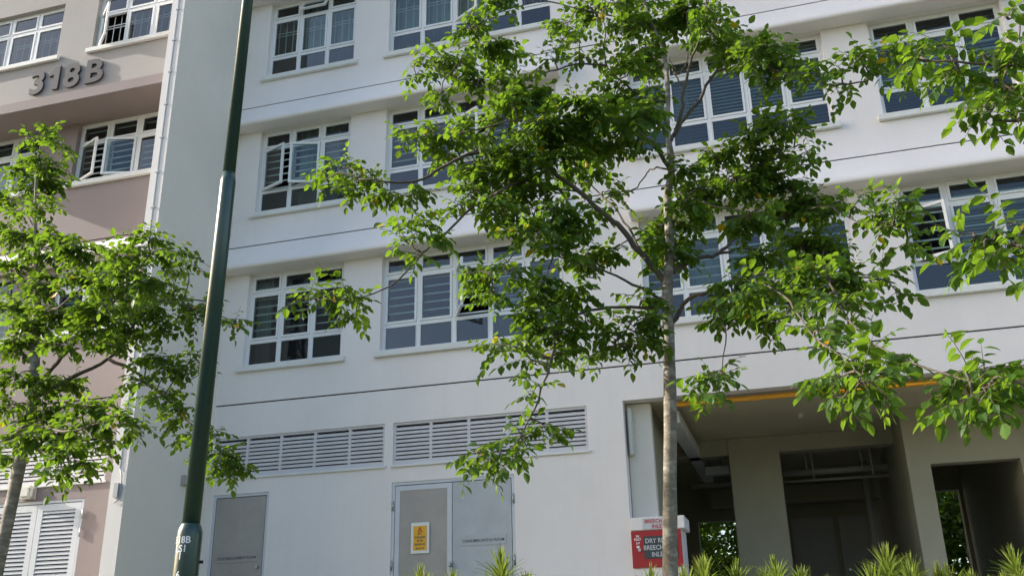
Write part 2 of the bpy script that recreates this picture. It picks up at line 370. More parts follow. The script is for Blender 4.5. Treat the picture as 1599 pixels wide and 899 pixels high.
def window(x0, x1, z0, z1, yw, ncol, rows, opens=None, grille=None, back=None, sash_rows=(1,), label=None, vent=None):
    """yw: wall face.  rows: fractions of the height from the sill up.  opens: {col: (hinge, degrees)} in the sash row"""
    opens = opens or {}; vent = vent or {}
    y0, y1 = yw+0.095, yw+0.155
    win = MB(); W_ = 0.042
    bars(win, x0+.001, x1-.001, z0+.001, z1-.001, y0, y1, W_)
    cw = (x1-x0-W_*0.6)/ncol; cx = [x0+W_*0.3+cw*i for i in range(ncol+1)]
    rz = [z0+(z1-z0)*f for f in rows]
    for x in cx[1:-1]: win.box(x-.027, x+.027, y0+.002, y1-.002, z0+W_, z1-W_)
    for z in rz[1:-1]:
        for i in range(ncol):
            win.box((cx[i]+.027) if i else x0+W_, (cx[i+1]-.027) if i < ncol-1 else x1-W_, y0+.004, y1-.004, z-.024, z+.024)
    win = win.build('window', M['frame'], B)
    if label: win['label'] = label
    sa = MB(); pn = MB(); pl = MB()
    for i in range(ncol):
        for k in range(len(rows)-1):
            a = (cx[i]+.030) if i else x0+W_+.003; b = (cx[i+1]-.030) if i < ncol-1 else x1-W_-.003
            c = (rz[k]+.027) if k else z0+W_+.003; e = (rz[k+1]-.027) if k < len(rows)-2 else z1-W_-.003
            fixed = (k == 0 and len(rows) > 3)
            if k in sash_rows and i in opens or (k == len(rows)-2 and i in vent):
                if k in sash_rows and i in opens:
                    side, deg = opens[i]; hx = a if side == 'L' else b
                    mt = Matrix.Translation((hx, y0-.012, 0)) @ Matrix.Rotation(R(-deg if side == 'L' else deg), 4, 'Z') @ Matrix.Translation((-hx, -(y0-.012), 0))
                else:
                    mt = Matrix.Translation((0, y0-.012, e)) @ Matrix.Rotation(R(-vent[i]), 4, 'X') @ Matrix.Translation((0, -(y0-.012), -e))
                os_ = MB(); yy0, yy1 = y0-.012, y0+.026
                for q in ((a, b, c, c+.042), (a, b, e-.042, e)): os_.box(q[0], q[1], yy0, yy1, q[2], q[3], mt)
                for q in ((a, a+.042), (b-.042, b)): os_.box(q[0], q[1], yy0+.001, yy1-.001, c+.042, e-.042, mt)
                os_.build('open_sash', M['frame'], win)
                g = MB(); g.add([mt @ Vector(p) for p in ((a+.04, y0+.008, c+.04), (b-.04, y0+.008, c+.04), (b-.04, y0+.008, e-.04), (a+.04, y0+.008, e-.04))], [(0, 1, 2, 3)])
                g.build('pane', M['glass'], win)
            else:
                w = .012 if fixed else .036
                bars(sa, a, b, c, e, y0-(.0 if fixed else .008), y0+.035, w)
                (pl if fixed else pn).quad((a+w-.002, y0+.012, c+w-.002), (b-w+.002, y0+.012, c+w-.002), (b-w+.002, y0+.012, e-w+.002), (a+w-.002, y0+.012, e-w+.002))
    sa.build('sash_frame', M['frame'], win)
    if pn.v: pn.build('pane', M['glass'], win)
    if pl.v: pl.build('pane', M['glass_low'], win)
    # sill
    s = MB(); s.box(x0-.085, x1+.085 if ncol < 9 else x1, yw-.065, yw+.001, z0-.10, z0-.002); s.build('sill', M['sill'], win, bevel=0.008)
    sb = MB(); sb.box(x0+.002, x1-.002, yw+.002, y0+.01, z0-.02, z0+.0005); sb.build('inner_sill', M['sill'], win)
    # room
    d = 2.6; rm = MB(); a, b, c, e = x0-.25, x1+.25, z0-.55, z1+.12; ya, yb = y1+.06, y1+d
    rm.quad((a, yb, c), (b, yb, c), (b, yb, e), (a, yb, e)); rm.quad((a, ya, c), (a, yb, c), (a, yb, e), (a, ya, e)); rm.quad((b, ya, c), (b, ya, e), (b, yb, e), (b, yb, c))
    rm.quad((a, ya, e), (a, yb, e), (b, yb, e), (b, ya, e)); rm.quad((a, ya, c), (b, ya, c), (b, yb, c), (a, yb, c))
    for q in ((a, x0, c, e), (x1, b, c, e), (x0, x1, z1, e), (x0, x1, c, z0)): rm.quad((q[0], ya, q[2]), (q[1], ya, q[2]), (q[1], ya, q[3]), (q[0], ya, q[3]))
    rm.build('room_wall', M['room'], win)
    gy = y1+.05
    if grille == 'bars':
        g = MB(); zz0 = rz[1]+.03 if len(rows) > 3 else rz[0]+.06; n = 6; zt = rz[-2]
        for k in range(n+1):
            z = zz0+(zt-zz0)*(k+.5)/(n); g.box(x0+.04, x1-.04, gy-.008, gy+.008, z-.013, z+.013) if k < n else None
        for zq in (.12, .30):
            if grille and rz[-2]+zq < z1-.05: g.box(x0+.04, x1-.04, gy-.008, gy+.008, rz[-2]+zq-.012, rz[-2]+zq+.012)
        for x in cx: g.box(x-.012, x+.012, gy+.010, gy+.03, zz0-.05, z1-.04)
        g.build('grille', M['grille'], win)
    elif grille == 'grid':
        g = MB(); zz0 = rz[1] if len(rows) > 3 else rz[0]+.05; zt = rz[-2]+.05
        nz = [.10, .17, .62, .69]
        for f in nz: z = zz0+(zt-zz0)*f; g.box(x0+.04, x1-.04, gy-.007, gy+.007, z-.008, z+.008)
        for i in range(ncol):
            for q in range(4):
                x = cx[i]+cw*(q+.5)/4; g.box(x-.007, x+.007, gy+.008, gy+.02, zz0+.02, zt-.03)
        g.build('grille', M['grille'], win)
    elif grille == 'slats':
        g = MB(); z = z0+.06
        while z < z1-.05:
            g.box(x0+.05, x1-.05, gy-.002, gy+.022, z, z+.024); z += .062
        g.build('blind', M['blind'], win)
    if back:
        kind, a0, a1 = back; cu = MB(); xa = x0+(x1-x0)*a0; xb = x0+(x1-x0)*a1; n = 60; yq = gy+.14
        if kind == 'curtain':
            pts = [(xa+(xb-xa)*i/n, yq+.035*math.sin(i*1.35)+.02*math.sin(i*.47)) for i in range(n+1)]
            cu.add([(x, y, z) for z in (z0-.4, z1+.05) for x, y in pts], [(i, i+1, n+2+i, n+1+i) for i in range(n)], True)
            cu.build('curtain', M['curtain'], win)
        else:
            z = z0-.1
            while z < z1:
                cu.add([(xa, yq, z), (xb, yq, z), (xb, yq+.03, z+.045), (xa, yq+.03, z+.045)], [(0, 1, 2, 3)]); z += .05
            cu.build('blind', M['blind'], win)
    return win

R3 = [0, .272, .79, 1.0]       # three rows of panes
for i in range(3):
    z0, z1 = ZB[i], ZB[i]+WH
    window(*A_, z0, z1, FY, 3, R3, opens=[{}, {0: ('L', 22), 1: ('R', 18)}, {}][i], grille=['bars', 'bars', 'grid'][i], back=[('curtain', 0, .16), ('curtain', .35, .8), ('curtain', .3, 1)][i], vent=[{}, {}, {1: 28}][i])
    window(*B_, z0, z1, FY, 5, R3, opens=[{2: ('L', 62)}, {2: ('L', 30)}, {2: ('L', 30)}][i], grille=['bars', 'bars', 'grid'][i], back=[('blind', .62, 1), ('curtain', .72, 1), ('curtain', 0, .8)][i])
    window(*C_, z0, z1, FY, 5, R3, opens=[{}, {}, {}][i], grille=['bars', 'slats', 'bars'][i], back=[('curtain', .18, .5), ('curtain', 0, .3), ('blind', 0, 1)][i])
    window(*D_, z0, z1, FY, 3, R3, opens=[{0: ('L', 24)}, {}, {}][i], grille=['bars', 'bars', 'grid'][i], back=[('blind', .42, 1), ('blind', 0, 1), ('curtain', .4, 1)][i])
    window(*E_, z0, z1, FY, 5, R3, grille='bars', back=('blind', 0, .6))
R2 = [0, .66, 1.0]
for k, (a, b) in enumerate(PW):
    for i, (z0, z1) in enumerate(PZ):
        op = {(0, 1): {0: ('L', 24), 1: ('R', 16)}, (0, 2): {0: ('L', 40)}}.get((k, i), {})
        window(a, b, z0, z1, PY, 3, R2, opens=op, sash_rows=(0,), grille='grid' if i == 2 else 'bars', back=('curtain', 0, .9) if (k, i) in ((1, 1), (0, 0)) else None)

# louvre vents
def louvre(x0, x1, z0, z1, yw, nb, pitch=.062):
    f = MB(); y0 = yw+.02; w = .035
    bars(f, x0+.001, x1-.001, z0+.001, z1-.001, y0, y0+.07, w)
    cw = (x1-x0)/nb
    for i in range(1, nb): f.box(x0+cw*i-.022, x0+cw*i+.022, y0+.002, y0+.068, z0+w, z1-w)
    f = f.build('louvre_vent', M['louvre'], B)
    s = MB()
    for i in range(nb):
        a = x0+cw*i+(.022 if i else w); b = x0+cw*(i+1)-(.022 if i < nb-1 else w); z = z0+w+.006
        while z < z1-w-.05:
            # inclined blade, rising to the back
            s.add([(a, y0+.006, z), (b, y0+.006, z), (b, y0+.062, z+.050), (a, y0+.062, z+.050), (a, y0+.006, z+.004), (b, y0+.006, z+.004), (b, y0+.058, z+.054), (a, y0+.058, z+.054)],
                  [(0, 3, 2, 1), (4, 5, 6, 7), (0, 1, 5, 4)]); 
            s.box(a, b, y0+.003, y0+.0065, z-.008, z+.032); z += pitch
    s.build('slats', M['louvre'], f)
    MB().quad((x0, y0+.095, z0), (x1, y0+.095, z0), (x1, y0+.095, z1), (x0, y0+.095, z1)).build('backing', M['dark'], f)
    MB().box(x0-.02, x1+.03, yw-.03, yw+.018, z0-.035, z0-.001).build('sill', M['sill'], f, bevel=.005)
for a, b in LV: louvre(a, b, 2.71, 3.36, FY, 5)
louvre(*PLV, 2.60, 3.32, PY, 5)

# service doors
def door(x0, x1, z1, leaves, yw, mats, louvred=False):
    y0 = yw+.012; fr = MB(); w = .045
    fr.box(x0+.001, x0+w, y0, y0+.05, FLOOR, z1-.001); fr.box(x1-w, x1-.001, y0, y0+.05, FLOOR, z1-.001); fr.box(x0+w, x1-w, y0, y0+.05, z1-w, z1-.001)
    fr = fr.build('door', M['door_frame'], B)
    xs = [x0+w+.006]+[x0+w+(x1-x0-2*w)*f for f in leaves]+[x1-w-.006]
    MB().quad((x0, y0+.048, FLOOR), (x1, y0+.048, FLOOR), (x1, y0+.048, z1), (x0, y0+.048, z1)).build('backing', M['joint'], fr)
    for i in range(len(xs)-1):
        a, b = xs[i]+.004, xs[i+1]-.004; c, e = FLOOR+.02, z1-w-.012
        lf = MB()
        if louvred:
            st = .10
            lf.box(a, b, y0+.005, y0+.04, e-st, e); lf.box(a, b, y0+.005, y0+.04, c, c+st)
            lf.box(a, a+st, y0+.006, y0+.039, c+st, e-st); lf.box(b-st, b, y0+.006, y0+.039, c+st, e-st)
            z = c+st+.004
            while z < e-st-.03:
                lf.add([(a+st, y0+.012, z), (b-st, y0+.012, z), (b-st, y0+.036, z+.045), (a+st, y0+.036, z+.045)], [(0, 1, 2, 3)])
                lf.box(a+st, b-st, y0+.009, y0+.0125, z-.004, z+.022); z += .062
        else:
            if mats[i] == 'door' and len(mats) > 1:      # leaf with a pale rim round a darker panel
                bars(lf, a, b, c, e, y0-.002, y0+.040, .075)
                MB().box(a+.075, b-.075, y0+.004, y0+.036, c+.075, e-.075).build('door_panel', M['door'], fr)
            else: lf.box(a, b, y0+.001, y0+.04, c, e)
        lf.build('door_leaf', M['door_frame'] if (louvred or (mats[i] == 'door' and len(mats) > 1)) else M[mats[i]], fr, bevel=.002 if not louvred else 0)
    return fr, y0
def hinge(fr, x, y, zs):
    for z in zs:
        MB().tube([(x, y, z-.07), (x, y, z+.07)], .012, 8).build('hinge', M['metal'], fr)
d1, dy = door(-8.76, -7.78, 2.45, [], FY, ['door'])
MB().tube([(-7.90, dy-.006, 1.33), (-7.90, dy-.05, 1.33)], [.022, .026], 10).build('handle', M['metal'], d1)
d2, dy = door(-5.72, -3.81, 2.45, [.5], FY, ['door', 'door_light'])
hinge(d2, -5.70, FY-.004, (2.1, 1.25, .6)); hinge(d2, -3.83, FY-.004, (2.1, 1.25, .6))
h = MB(); h.box(-4.80, -4.755, dy-.03, dy-.003, 1.16, 1.27); h.tube([(-4.777, dy-.03, 1.235), (-4.777, dy-.07, 1.235)], .012, 8); h.tube([(-4.777, dy-.06, 1.19), (-4.777, dy-.06, 1.24)], .016, 8); h.build('handle', M['metal'], d2)
d3, dy3 = door(-11.98, -10.27, 2.36, [.5], PY, ['door', 'door_light'], True)
hinge(d3, -10.262, PY-.02, (2.12, 1.85, .9))

# lightning conductor tape down the fin, with clips and its test box
lc = MB(); lc.box(-9.009, -8.995, FINY-.010, FINY-.001, 2.55, 26)
lc = lc.build('conductor_tape', M['copper'], B)
cl = MB(); z = 2.9
while z < 14: cl.box(-9.035, -8.969, FINY-.016, FINY-.0005, z-.012, z+.012); z += .62
cl.build('clip', M['copper'], lc)
tb = MB(); tb.box(-9.03, -8.96, FINY-.05, FINY-.001, 2.15, 2.35); tb.tube([(-8.98, FINY-.02, 2.55), (-8.94, FINY-.02, 2.44), (-8.93, FINY-.02, 2.25), (-8.96, FINY-.02, 2.12), (-9.02, FINY-.02, 2.08)], .010, 6)
tb.build('test_box', M['copper'], lc)

# void deck behind the opening
vd = MB(); XL, XR, YB = -4.2, 8.2, 21.0
MB().box(XL, XR, FY+.22, YB+2, 3.40, 3.6).build('ceiling', M['ceiling'], B)
tag(MB().quad((XL, FY, .304), (XR, FY, .304), (XR, 23.9, .304), (XL, 23.9, .304)).build('void_deck_floor', M['tile']), kind='structure')
MB().box(-2.16, -1.80, FY+.24, FY+.40, FLOOR, 3.38).build('entrance_panel', M['grey_paint'], B, bevel=.006)
MB().box(-2.0, -1.82, FY+.401, 16.0, FLOOR, 3.395).build('partition_wall', M['interior'], B)
MB().box(-.93, -.09, 16.70, 17.5, FLOOR, 3.395).build('column', M['interior'], B, bevel=.01)
MB().box(-2.4, -.932, 16.74, 17.04, 3.12, 3.395).build('beam', M['interior'], B); MB().box(-.088, 1.748, 16.74, 17.04, 3.12, 3.395).build('beam', M['interior'], B)
rw = MB().wall(1.75, XR, FLOOR, 3.398, 15.45, [(2.07, 3.30, FLOOR, 2.53, .25)], .25)
rw.quad((1.75, 15.45, FLOOR), (1.75, 19.6, FLOOR), (1.75, 19.6, 3.398), (1.75, 15.45, 3.398))
rw.build('inner_wall', M['interior'], B, merge=True)
MB().box(3.32, 3.5, 15.72, YB, FLOOR, 3.395).build('partition_wall', M['interior'], B)
bw = MB().wall(XL, XR, FLOOR, 3.398, YB, [(-1.95, -1.12, FLOOR, 2.55, .25), (2.45, 3.25, FLOOR, 2.9, .25)], .25)
bw.build('back_wall', M['interior'], B, merge=True)
MB().box(XL-.2, XL, FY+.22, 24, FLOOR, 3.9).build('partition_wall', M['interior'], B)
MB().box(XR, XR+.2, FY+.22, 24, FLOOR, 3.9).build('partition_wall', M['interior'], B)
MB().box(-1.6, 1.74, YB-.6, YB-.3, 2.75, 3.1).build('beam', M['interior'], B)
for x in (-.05, .88):
    c_ = MB().box(x, x+.82, YB-.06, YB-.01, FLOOR, 2.5).build('cupboard_door', M['plastic_grey'], B, bevel=.004)
    MB().tube([(x+.1, YB-.07, 1.45), (x+.1, YB-.10, 1.45)], .03, 10).build('handle', M['metal'], c_)
# services under the ceiling, each a thing of its own
def pipe(name, pts, r, m, label, cat='pipe', hang=None):
    p = MB().tube(pts, r, 10)
    if hang:
        for q in hang: p.box(q[0]-.012, q[0]+.012, q[1]-.012, q[1]+.012, q[2], 3.41)
    return tag(p.build(name, m), label, cat)
pipe('gas_pipe', [(-1.50, 13.63, 3.325), (6.8, 13.63, 3.325)], .038, M['yellow'], 'yellow pipe running along the top of the dark opening', hang=[(x, 13.63, 3.35) for x in (-1.2, 0.6, 2.4, 4.2)])
tray = MB().box(-1.62, -1.42, 13.9, 19.5, 3.12, 3.30).build('cable_tray', M['frame'], bevel=.006)
tag(tray, 'pale boxed cable tray running back under the ceiling beside the tree trunk', 'cable tray')
pipe('water_pipe', [(-.08, 18.2, 2.98), (1.74, 18.2, 2.98)], .06, M['pipe_grey'], 'thick grey pipe across the back between the column and the side wall', hang=[(.35, 18.2, 3.0), (1.3, 18.2, 3.0)])
pipe('conduit', [(-.08, 18.0, 2.80), (1.74, 18.0, 2.80)], .025, M['plastic_grey'], 'thin conduit hung just below the thick grey pipe', hang=[(.45, 18.0, 2.8), (1.45, 18.0, 2.8)])
pipe('water_pipe', [(-1.8, 18.6, 2.92), (-.94, 18.6, 2.92)], .05, M['pipe_grey'], 'grey pipe across the gap between the trunk and the wide column', hang=[(-1.2, 18.6, 2.95)])
pipe('downpipe', [(1.45, 19.9, .3), (1.45, 19.9, 3.39)], .07, M['pipe_grey'], 'vertical grey pipe in the dark corner beside the inner side wall', 'pipe')
bc = MB().box(-1.42, -1.0, 17.6, 17.8, 2.95, 3.10).build('ceiling_trunking', M['frame'], bevel=.005); tag(bc, 'short pale trunking box left of the wide column top', 'trunking')
hz = MB().tube([(.30, 15.2, 3.40), (.30, 15.2, 3.33)], [.05, .035], 12).build('smoke_detector', M['plastic']); tag(hz, 'small round detector on the void deck ceiling', 'detector')
vl = MB().box(-2.12, -2.06, FY+.10, FY+.236, 2.62, 3.30).build('light_fitting', M['plastic'], bevel=.012); tag(vl, 'cream upright light fitting in the top left corner of the opening', 'light')

# breeching inlet cabinet
cb = empty('inlet_cabinet', (-1.8, FY-.02, FLOOR), 'white breeching inlet cabinet with a red front beside the tree trunk', 'cabinet')
x0, x1, yf = -2.155, -1.47, FY-.03
MB().box(x0, x1, yf, FY+.55, FLOOR, 1.545).build('body', M['white'], cb, bevel=.006)
MB().box(x0-.002, x1+.055, yf-.02, FY+.56, 1.548, 1.72).build('cap', M['white'], cb, bevel=.008)
rp_ = MB().box(x0+.002, x1-.004, yf-.022, yf-.001, 1.055, 1.54).build('red_panel', M['red'], cb, bevel=.004)
wd = MB().box(-1.985, -1.53, yf-.030, yf-.0225, 1.17, 1.465).build('name_plate', M['black'], rp_, bevel=.003)
t = MB()
for s_, z in (('DRY RISER', 1.375), ('BREECHING', 1.285), ('INLET', 1.195)): text_into(t, s_, .085, (-1.785, yf-.032, z), 'CENTER', .001, .0012, .90)
t.build('lettering', M['label_grey'], rp_)
t = MB()
for s_, z in (('SN', 1.455), ('INLET', 1.415), ('2-9', 1.365)): text_into(t, s_, .044, (-2.065, yf-.0235, z), 'CENTER', .001, .001, .85)
t.box(-2.085, -2.045, yf-.0245, yf-.0225, 1.315, 1.345); t.build('lettering', M['text_white'], rp_)
MB().tube([(-2.045, yf-.022, 1.29), (-2.045, yf-.045, 1.29)], .022, 10).build('lock', M['metal'], rp_)
lb = MB().box(-1.985, -1.56, yf-.026, yf-.0205, 1.557, 1.705).build('name_label', M['label_grey'], cb)
t = MB(); text_into(t, 'BREECHING', .070, (-1.772, yf-.0275, 1.638), 'CENTER', .001, .001, .98); text_into(t, 'INLET', .070, (-1.772, yf-.0275, 1.570), 'CENTER', .001, .001, .98)
t.build('lettering', M['text_red'], cb)

# signs on the doors
dg_ = empty('danger_sign', (-5.26, FY+.005, 1.5), 'amber danger notice in a white frame on the left leaf of the double door', 'sign')
x0 = -5.40; yq = dy-.003
MB().box(x0, x0+.285, yq-.012, yq, 1.40, 1.84).build('sign_board', M['sign_white'], dg_, bevel=.002)
MB().box(x0+.038, x0+.247, yq-.0155, yq-.0125, 1.445, 1.79).build('notice', M['sign_yellow'], dg_)
t = MB(); xc = x0+.1425
text_into(t, 'DANGER', .042, (xc, yq-.017, 1.615), 'CENTER', .0007, .0006, 1.0); text_into(t, '\u5371 \u9669', .040, (xc, yq-.017, 1.565), 'CENTER', .0007, .0004)
text_into(t, 'BAHAYA', .042, (xc, yq-.017, 1.515), 'CENTER', .0007, .0006); text_into(t, '\u0b85\u0baa\u0bbe\u0baf\u0bae\u0bcd', .030, (xc, yq-.017, 1.465), 'CENTER', .0007, .0006)
text_into(t, '400 V', .034, (xc, yq-.017, 1.665), 'CENTER', .0007, .0004); t.build('lettering', M['text_dark'], dg_)
t = MB(); a = (xc-.035, 1.705); b = (xc+.035, 1.705); c = (xc, 1.772)
for p, q in ((a, b), (b, c), (c, a)): t.tube([(p[0], yq-.017, p[1]), (q[0], yq-.017, q[1])], .004, 5)
t.add([(xc+.006, yq-.018, 1.755), (xc-.012, yq-.018, 1.733), (xc, yq-.018, 1.733), (xc-.004, yq-.018, 1.712), (xc+.013, yq-.018, 1.738), (xc+.002, yq-.018, 1.738)], [(0, 1, 2), (3, 4, 5), (1, 2, 5, 4)])
t.build('warning_symbol', M['text_red'], dg_)
def room_sign(x0, x1, z0, z1, y, s, lab, bm_):
    r = empty('room_sign', ((x0+x1)/2, y, z0), lab, 'sign')
    MB().box(x0, x1, y-.005, y, z0, z1).build('sign_plate', bm_, r)
    t = MB(); text_into(t, s, .058, (x0+.05, y-.0065, z0+.045), 'LEFT', .0007, .0006, .86); t.build('lettering', M['text_dark'], r)
room_sign(-4.66, -3.95, 1.475, 1.62, dy-.001, 'CONSUMER SWITCH ROOM', 'pale name strip lettered consumer switch room on the right door leaf', M['door_light'])
room_sign(-8.66, -7.93, 1.41, 1.55, dy-.001, 'TELECOM EQUIPMENT ROOM', 'faint grey name strip lettered telecom equipment room on the single door', M['door'])

# number on the pink wing
nb = empty('building_number', (-11.9, PY, 9.9), 'dark metal number 318B fixed to the wall above the pink cornice', 'number sign')
for ch, x in (('3', -12.75), ('1', -12.34), ('8', -11.99), ('B', -11.53)):
    t = MB()
    if ch == '1':      # a bar with a slanting flag
        pr = [(.13, 0), (.25, 0), (.25, .50), (.15, .50), (.125, .435), (.02, .385), (.02, .30), (.13, .325)]
        n = len(pr); t.add([(x+a, y, 9.915+c) for y in (PY-.05, PY-.01) for a, c in pr], [tuple(reversed(range(n))), tuple(n+i for i in range(n))]+[(i, (i+1) % n, n+(i+1) % n, n+i) for i in range(n)])
    else: text_into(t, ch, .68, (x, PY-.030, 9.915), 'LEFT', .020, .020, 1.06)
    o = t.build('character', M['number'], nb)
# small fittings
wl = empty('wall_lamp', (-11.29, PY, 2.36), 'cream box lamp above the louvred doors on the pink wall', 'lamp')
MB().box(-11.40, -11.17, PY-.05, PY-.001, 2.385, 2.59).build('back_plate', M['plastic_grey'], wl, bevel=.006)
MB().box(-11.395, -11.175, PY-.16, PY-.0505, 2.39, 2.585).build('lamp_cover', M['plastic'], wl, bevel=.03)
jb = empty('junction_box', (FIN1, 12.75, 2.5), 'small beige junction box on the grey side wall behind the lamp post', 'box')
MB().box(FIN1+.001, FIN1+.07, 12.62, 12.92, 2.52, 2.66).build('box_body', M['plastic_grey'], jb, bevel=.005)
MB().box(FIN1+.0705, FIN1+.074, 12.70, 12.76, 2.545, 2.56).build('slot', M['joint'], jb)
cbm = MB()
p0, p1 = at(120, 372, PY-.05), at(205, 372, PY-.05)
cbm.tube([p0, p0.lerp(p1, .25)+Vector((0, 0, -.17)), p0.lerp(p1, .5)+Vector((0, 0, -.23)), p0.lerp(p1, .8)+Vector((0, 0, -.12)), p1+Vector((0, .04, .1))], .009, 6)
tag(cbm.build('loose_cable', M['joint']), 'black cable sagging across the pink wall above the white hood', 'cable')

# ------------------------------------------------------------------ lamp post
lx, ly = -3.955, 5.78
lean = Vector((math.cos(R(-34)), -math.sin(R(-34))*-1, 0))*0.0285
def lp(z): return Vector((lx, ly, 0)) + lean*(z-.54) + Vector((0, 0, z))
L = empty('lamp_post', (lx, ly, -1.4), 'tall green lamp post with white lettering on its thicker base', 'lamp post')
MB().tube([lp(z) for z in (-1.45, .80, .83, .855, .875, .88)], [.0835, .0835, .082, .074, .065, .062], 32).build('base_section', M['pole'], L)
MB().tube([lp(z) for z in (.875, 3.40, 3.46, 3.53)], [.060, .058, .058, .048], 32).build('middle_section', M['pole'], L)
MB().tube([lp(z) for z in (3.52, 6.5, 9.0)], [.0475, .041, .036], 32).build('upper_section', M['pole'], L)
MB().tube([lp(-1.43), lp(-1.38)], [.17, .17], 24).build('foot_plate', M['pole'], L)
arm = [lp(9.0), lp(9.25)+Vector((.1, -.15, 0)), lp(9.4)+Vector((.35, -.6, 0)), lp(9.45)+Vector((.6, -1.1, 0))]
MB().tube(arm, [.035, .033, .03, .03], 12).build('arm', M['pole'], L)
MB().tube([arm[-1]+Vector((-.02, .05, 0)), arm[-1]+Vector((.1, -.2, .01)), arm[-1]+Vector((.3, -.6, .0))], [.05, .12, .06], 12).build('lamp_head', M['plastic_grey'], L)
vd_ = Vector((lx, ly, 0)).normalized()          # towards the post from the street
a0 = math.atan2(-vd_.y, -vd_.x)                 # angle of the side facing the camera
t = MB()
def wrap(zc, start):
    def fn(x, y, z):
        an = a0 + (start + x/.0835); r = .0835+.0012+z*.4; c = lp(zc+y)
        return (c.x+math.cos(an)*r, c.y+math.sin(an)*r, zc+y)
    return fn
for s_, py in (('318B', 849), ('LS1', 862.5), ('1', 874), ('6', 903)):
    zc = (lambda d: d.z/math.hypot(d.x, d.y)*7.0)(at(297, py, 5.7))
    text_into(t, s_, .064, None, 'CENTER', .001, .0012, .93, wrap(zc, R(-36)))
t.build('lettering', M['text_white'], L)
hk = MB(); c = lp(.63); rr = Vector((-vd_.y, vd_.x, 0))*-1
hk.tube([c+rr*.08, c+rr*.105], [.011, .011], 8); hk.build('bolt', M['joint'], L)

# ------------------------------------------------------------------ trees
def leaflet(mb, base, d, nrm, ln, wd, fold=.16, droop=.18):
    """ovate pointed leaflet folded along its midrib"""
    s = d.cross(nrm).normalized(); n = s.cross(d).normalized()
    m1 = base+d*(ln*.38)-n*(droop*ln*.10); m2 = base+d*(ln*.72)-n*(droop*ln*.32); tip = base+d*ln-n*(droop*ln*.75)
    w1, w2 = wd*.5, wd*.36
    mb.add([base, m1, m2, tip, m1+s*w1+n*(fold*w1*2), m2+s*w2+n*(fold*w2*2), m1-s*w1+n*(fold*w1*2), m2-s*w2+n*(fold*w2*2), base+d*(ln*.12)+s*(wd*.26), base+d*(ln*.12)-s*(wd*.26)],
           [(0, 8, 4, 1), (1, 4, 5, 2), (2, 5, 3), (0, 1, 6, 9), (1, 2, 7, 6), (2, 3, 7)])
def rv(rnd, s=1.0): return Vector((rnd.gauss(0, s), rnd.gauss(0, s), rnd.gauss(0, s)))
def compound(lv, tw, rnd, p, d, size, n):
    """pinnate leaf: a drooping rachis with alternate leaflets and one at the tip"""
    ln = size*n*.36; pts = [p]; q = p.copy(); dd = d.normalized(); st = 5
    for i in range(st):
        dd = (dd + Vector((0, 0, -.10))).normalized(); q = q+dd*(ln/st); pts.append(q.copy())
    tw.tube(pts, [.0028, .0025, .0022, .002, .0018, .0015], 3, False)
    up = (Vector((0, 0, 1)) + rv(rnd, .28)).normalized()
    for i in range(n):
        f = .16+.84*i/(n-1); k = min(int(f*st), st-1); b = pts[k].lerp(pts[k+1], f*st-k); t = (pts[k+1]-pts[k]).normalized()
        s = t.cross(up).normalized()
        if i == n-1: dv = t
        else: dv = (t*.45 + s*(1 if i % 2 else -1) + Vector((0, 0, -.28)) + rv(rnd, .16)).normalized()
        dv = (dv+Vector((0, 0, -rnd.random()*.35))).normalized()
        sz = size*rnd.uniform(.66, 1.18)*(.85 if i == 0 else 1)
        nr = (up + s*(.25 if i % 2 else -.25) + rv(rnd, .22)).normalized()
        if abs(nr.dot(dv)) > .95: nr = nr.orthogonal()
        leaflet(lv, b+dv*.004, dv, nr, sz, sz*rnd.uniform(.58, .70), rnd.uniform(.05, .22), rnd.uniform(0, .4))

def smooth(pts, k=3):
    """Catmull-Rom through points"""
    out = []; n = len(pts)
    for i in range(n-1):
        p0, p1, p2, p3 = pts[max(i-1, 0)], pts[i], pts[i+1], pts[min(i+2, n-1)]
        for j in range(k):
            t = j/k; out.append(.5*((2*p1)+(p2-p0)*t+(2*p0-5*p1+4*p2-p3)*t*t+(3*p1-p0-3*p2+p3)*t**3))
    return out+[pts[-1]]

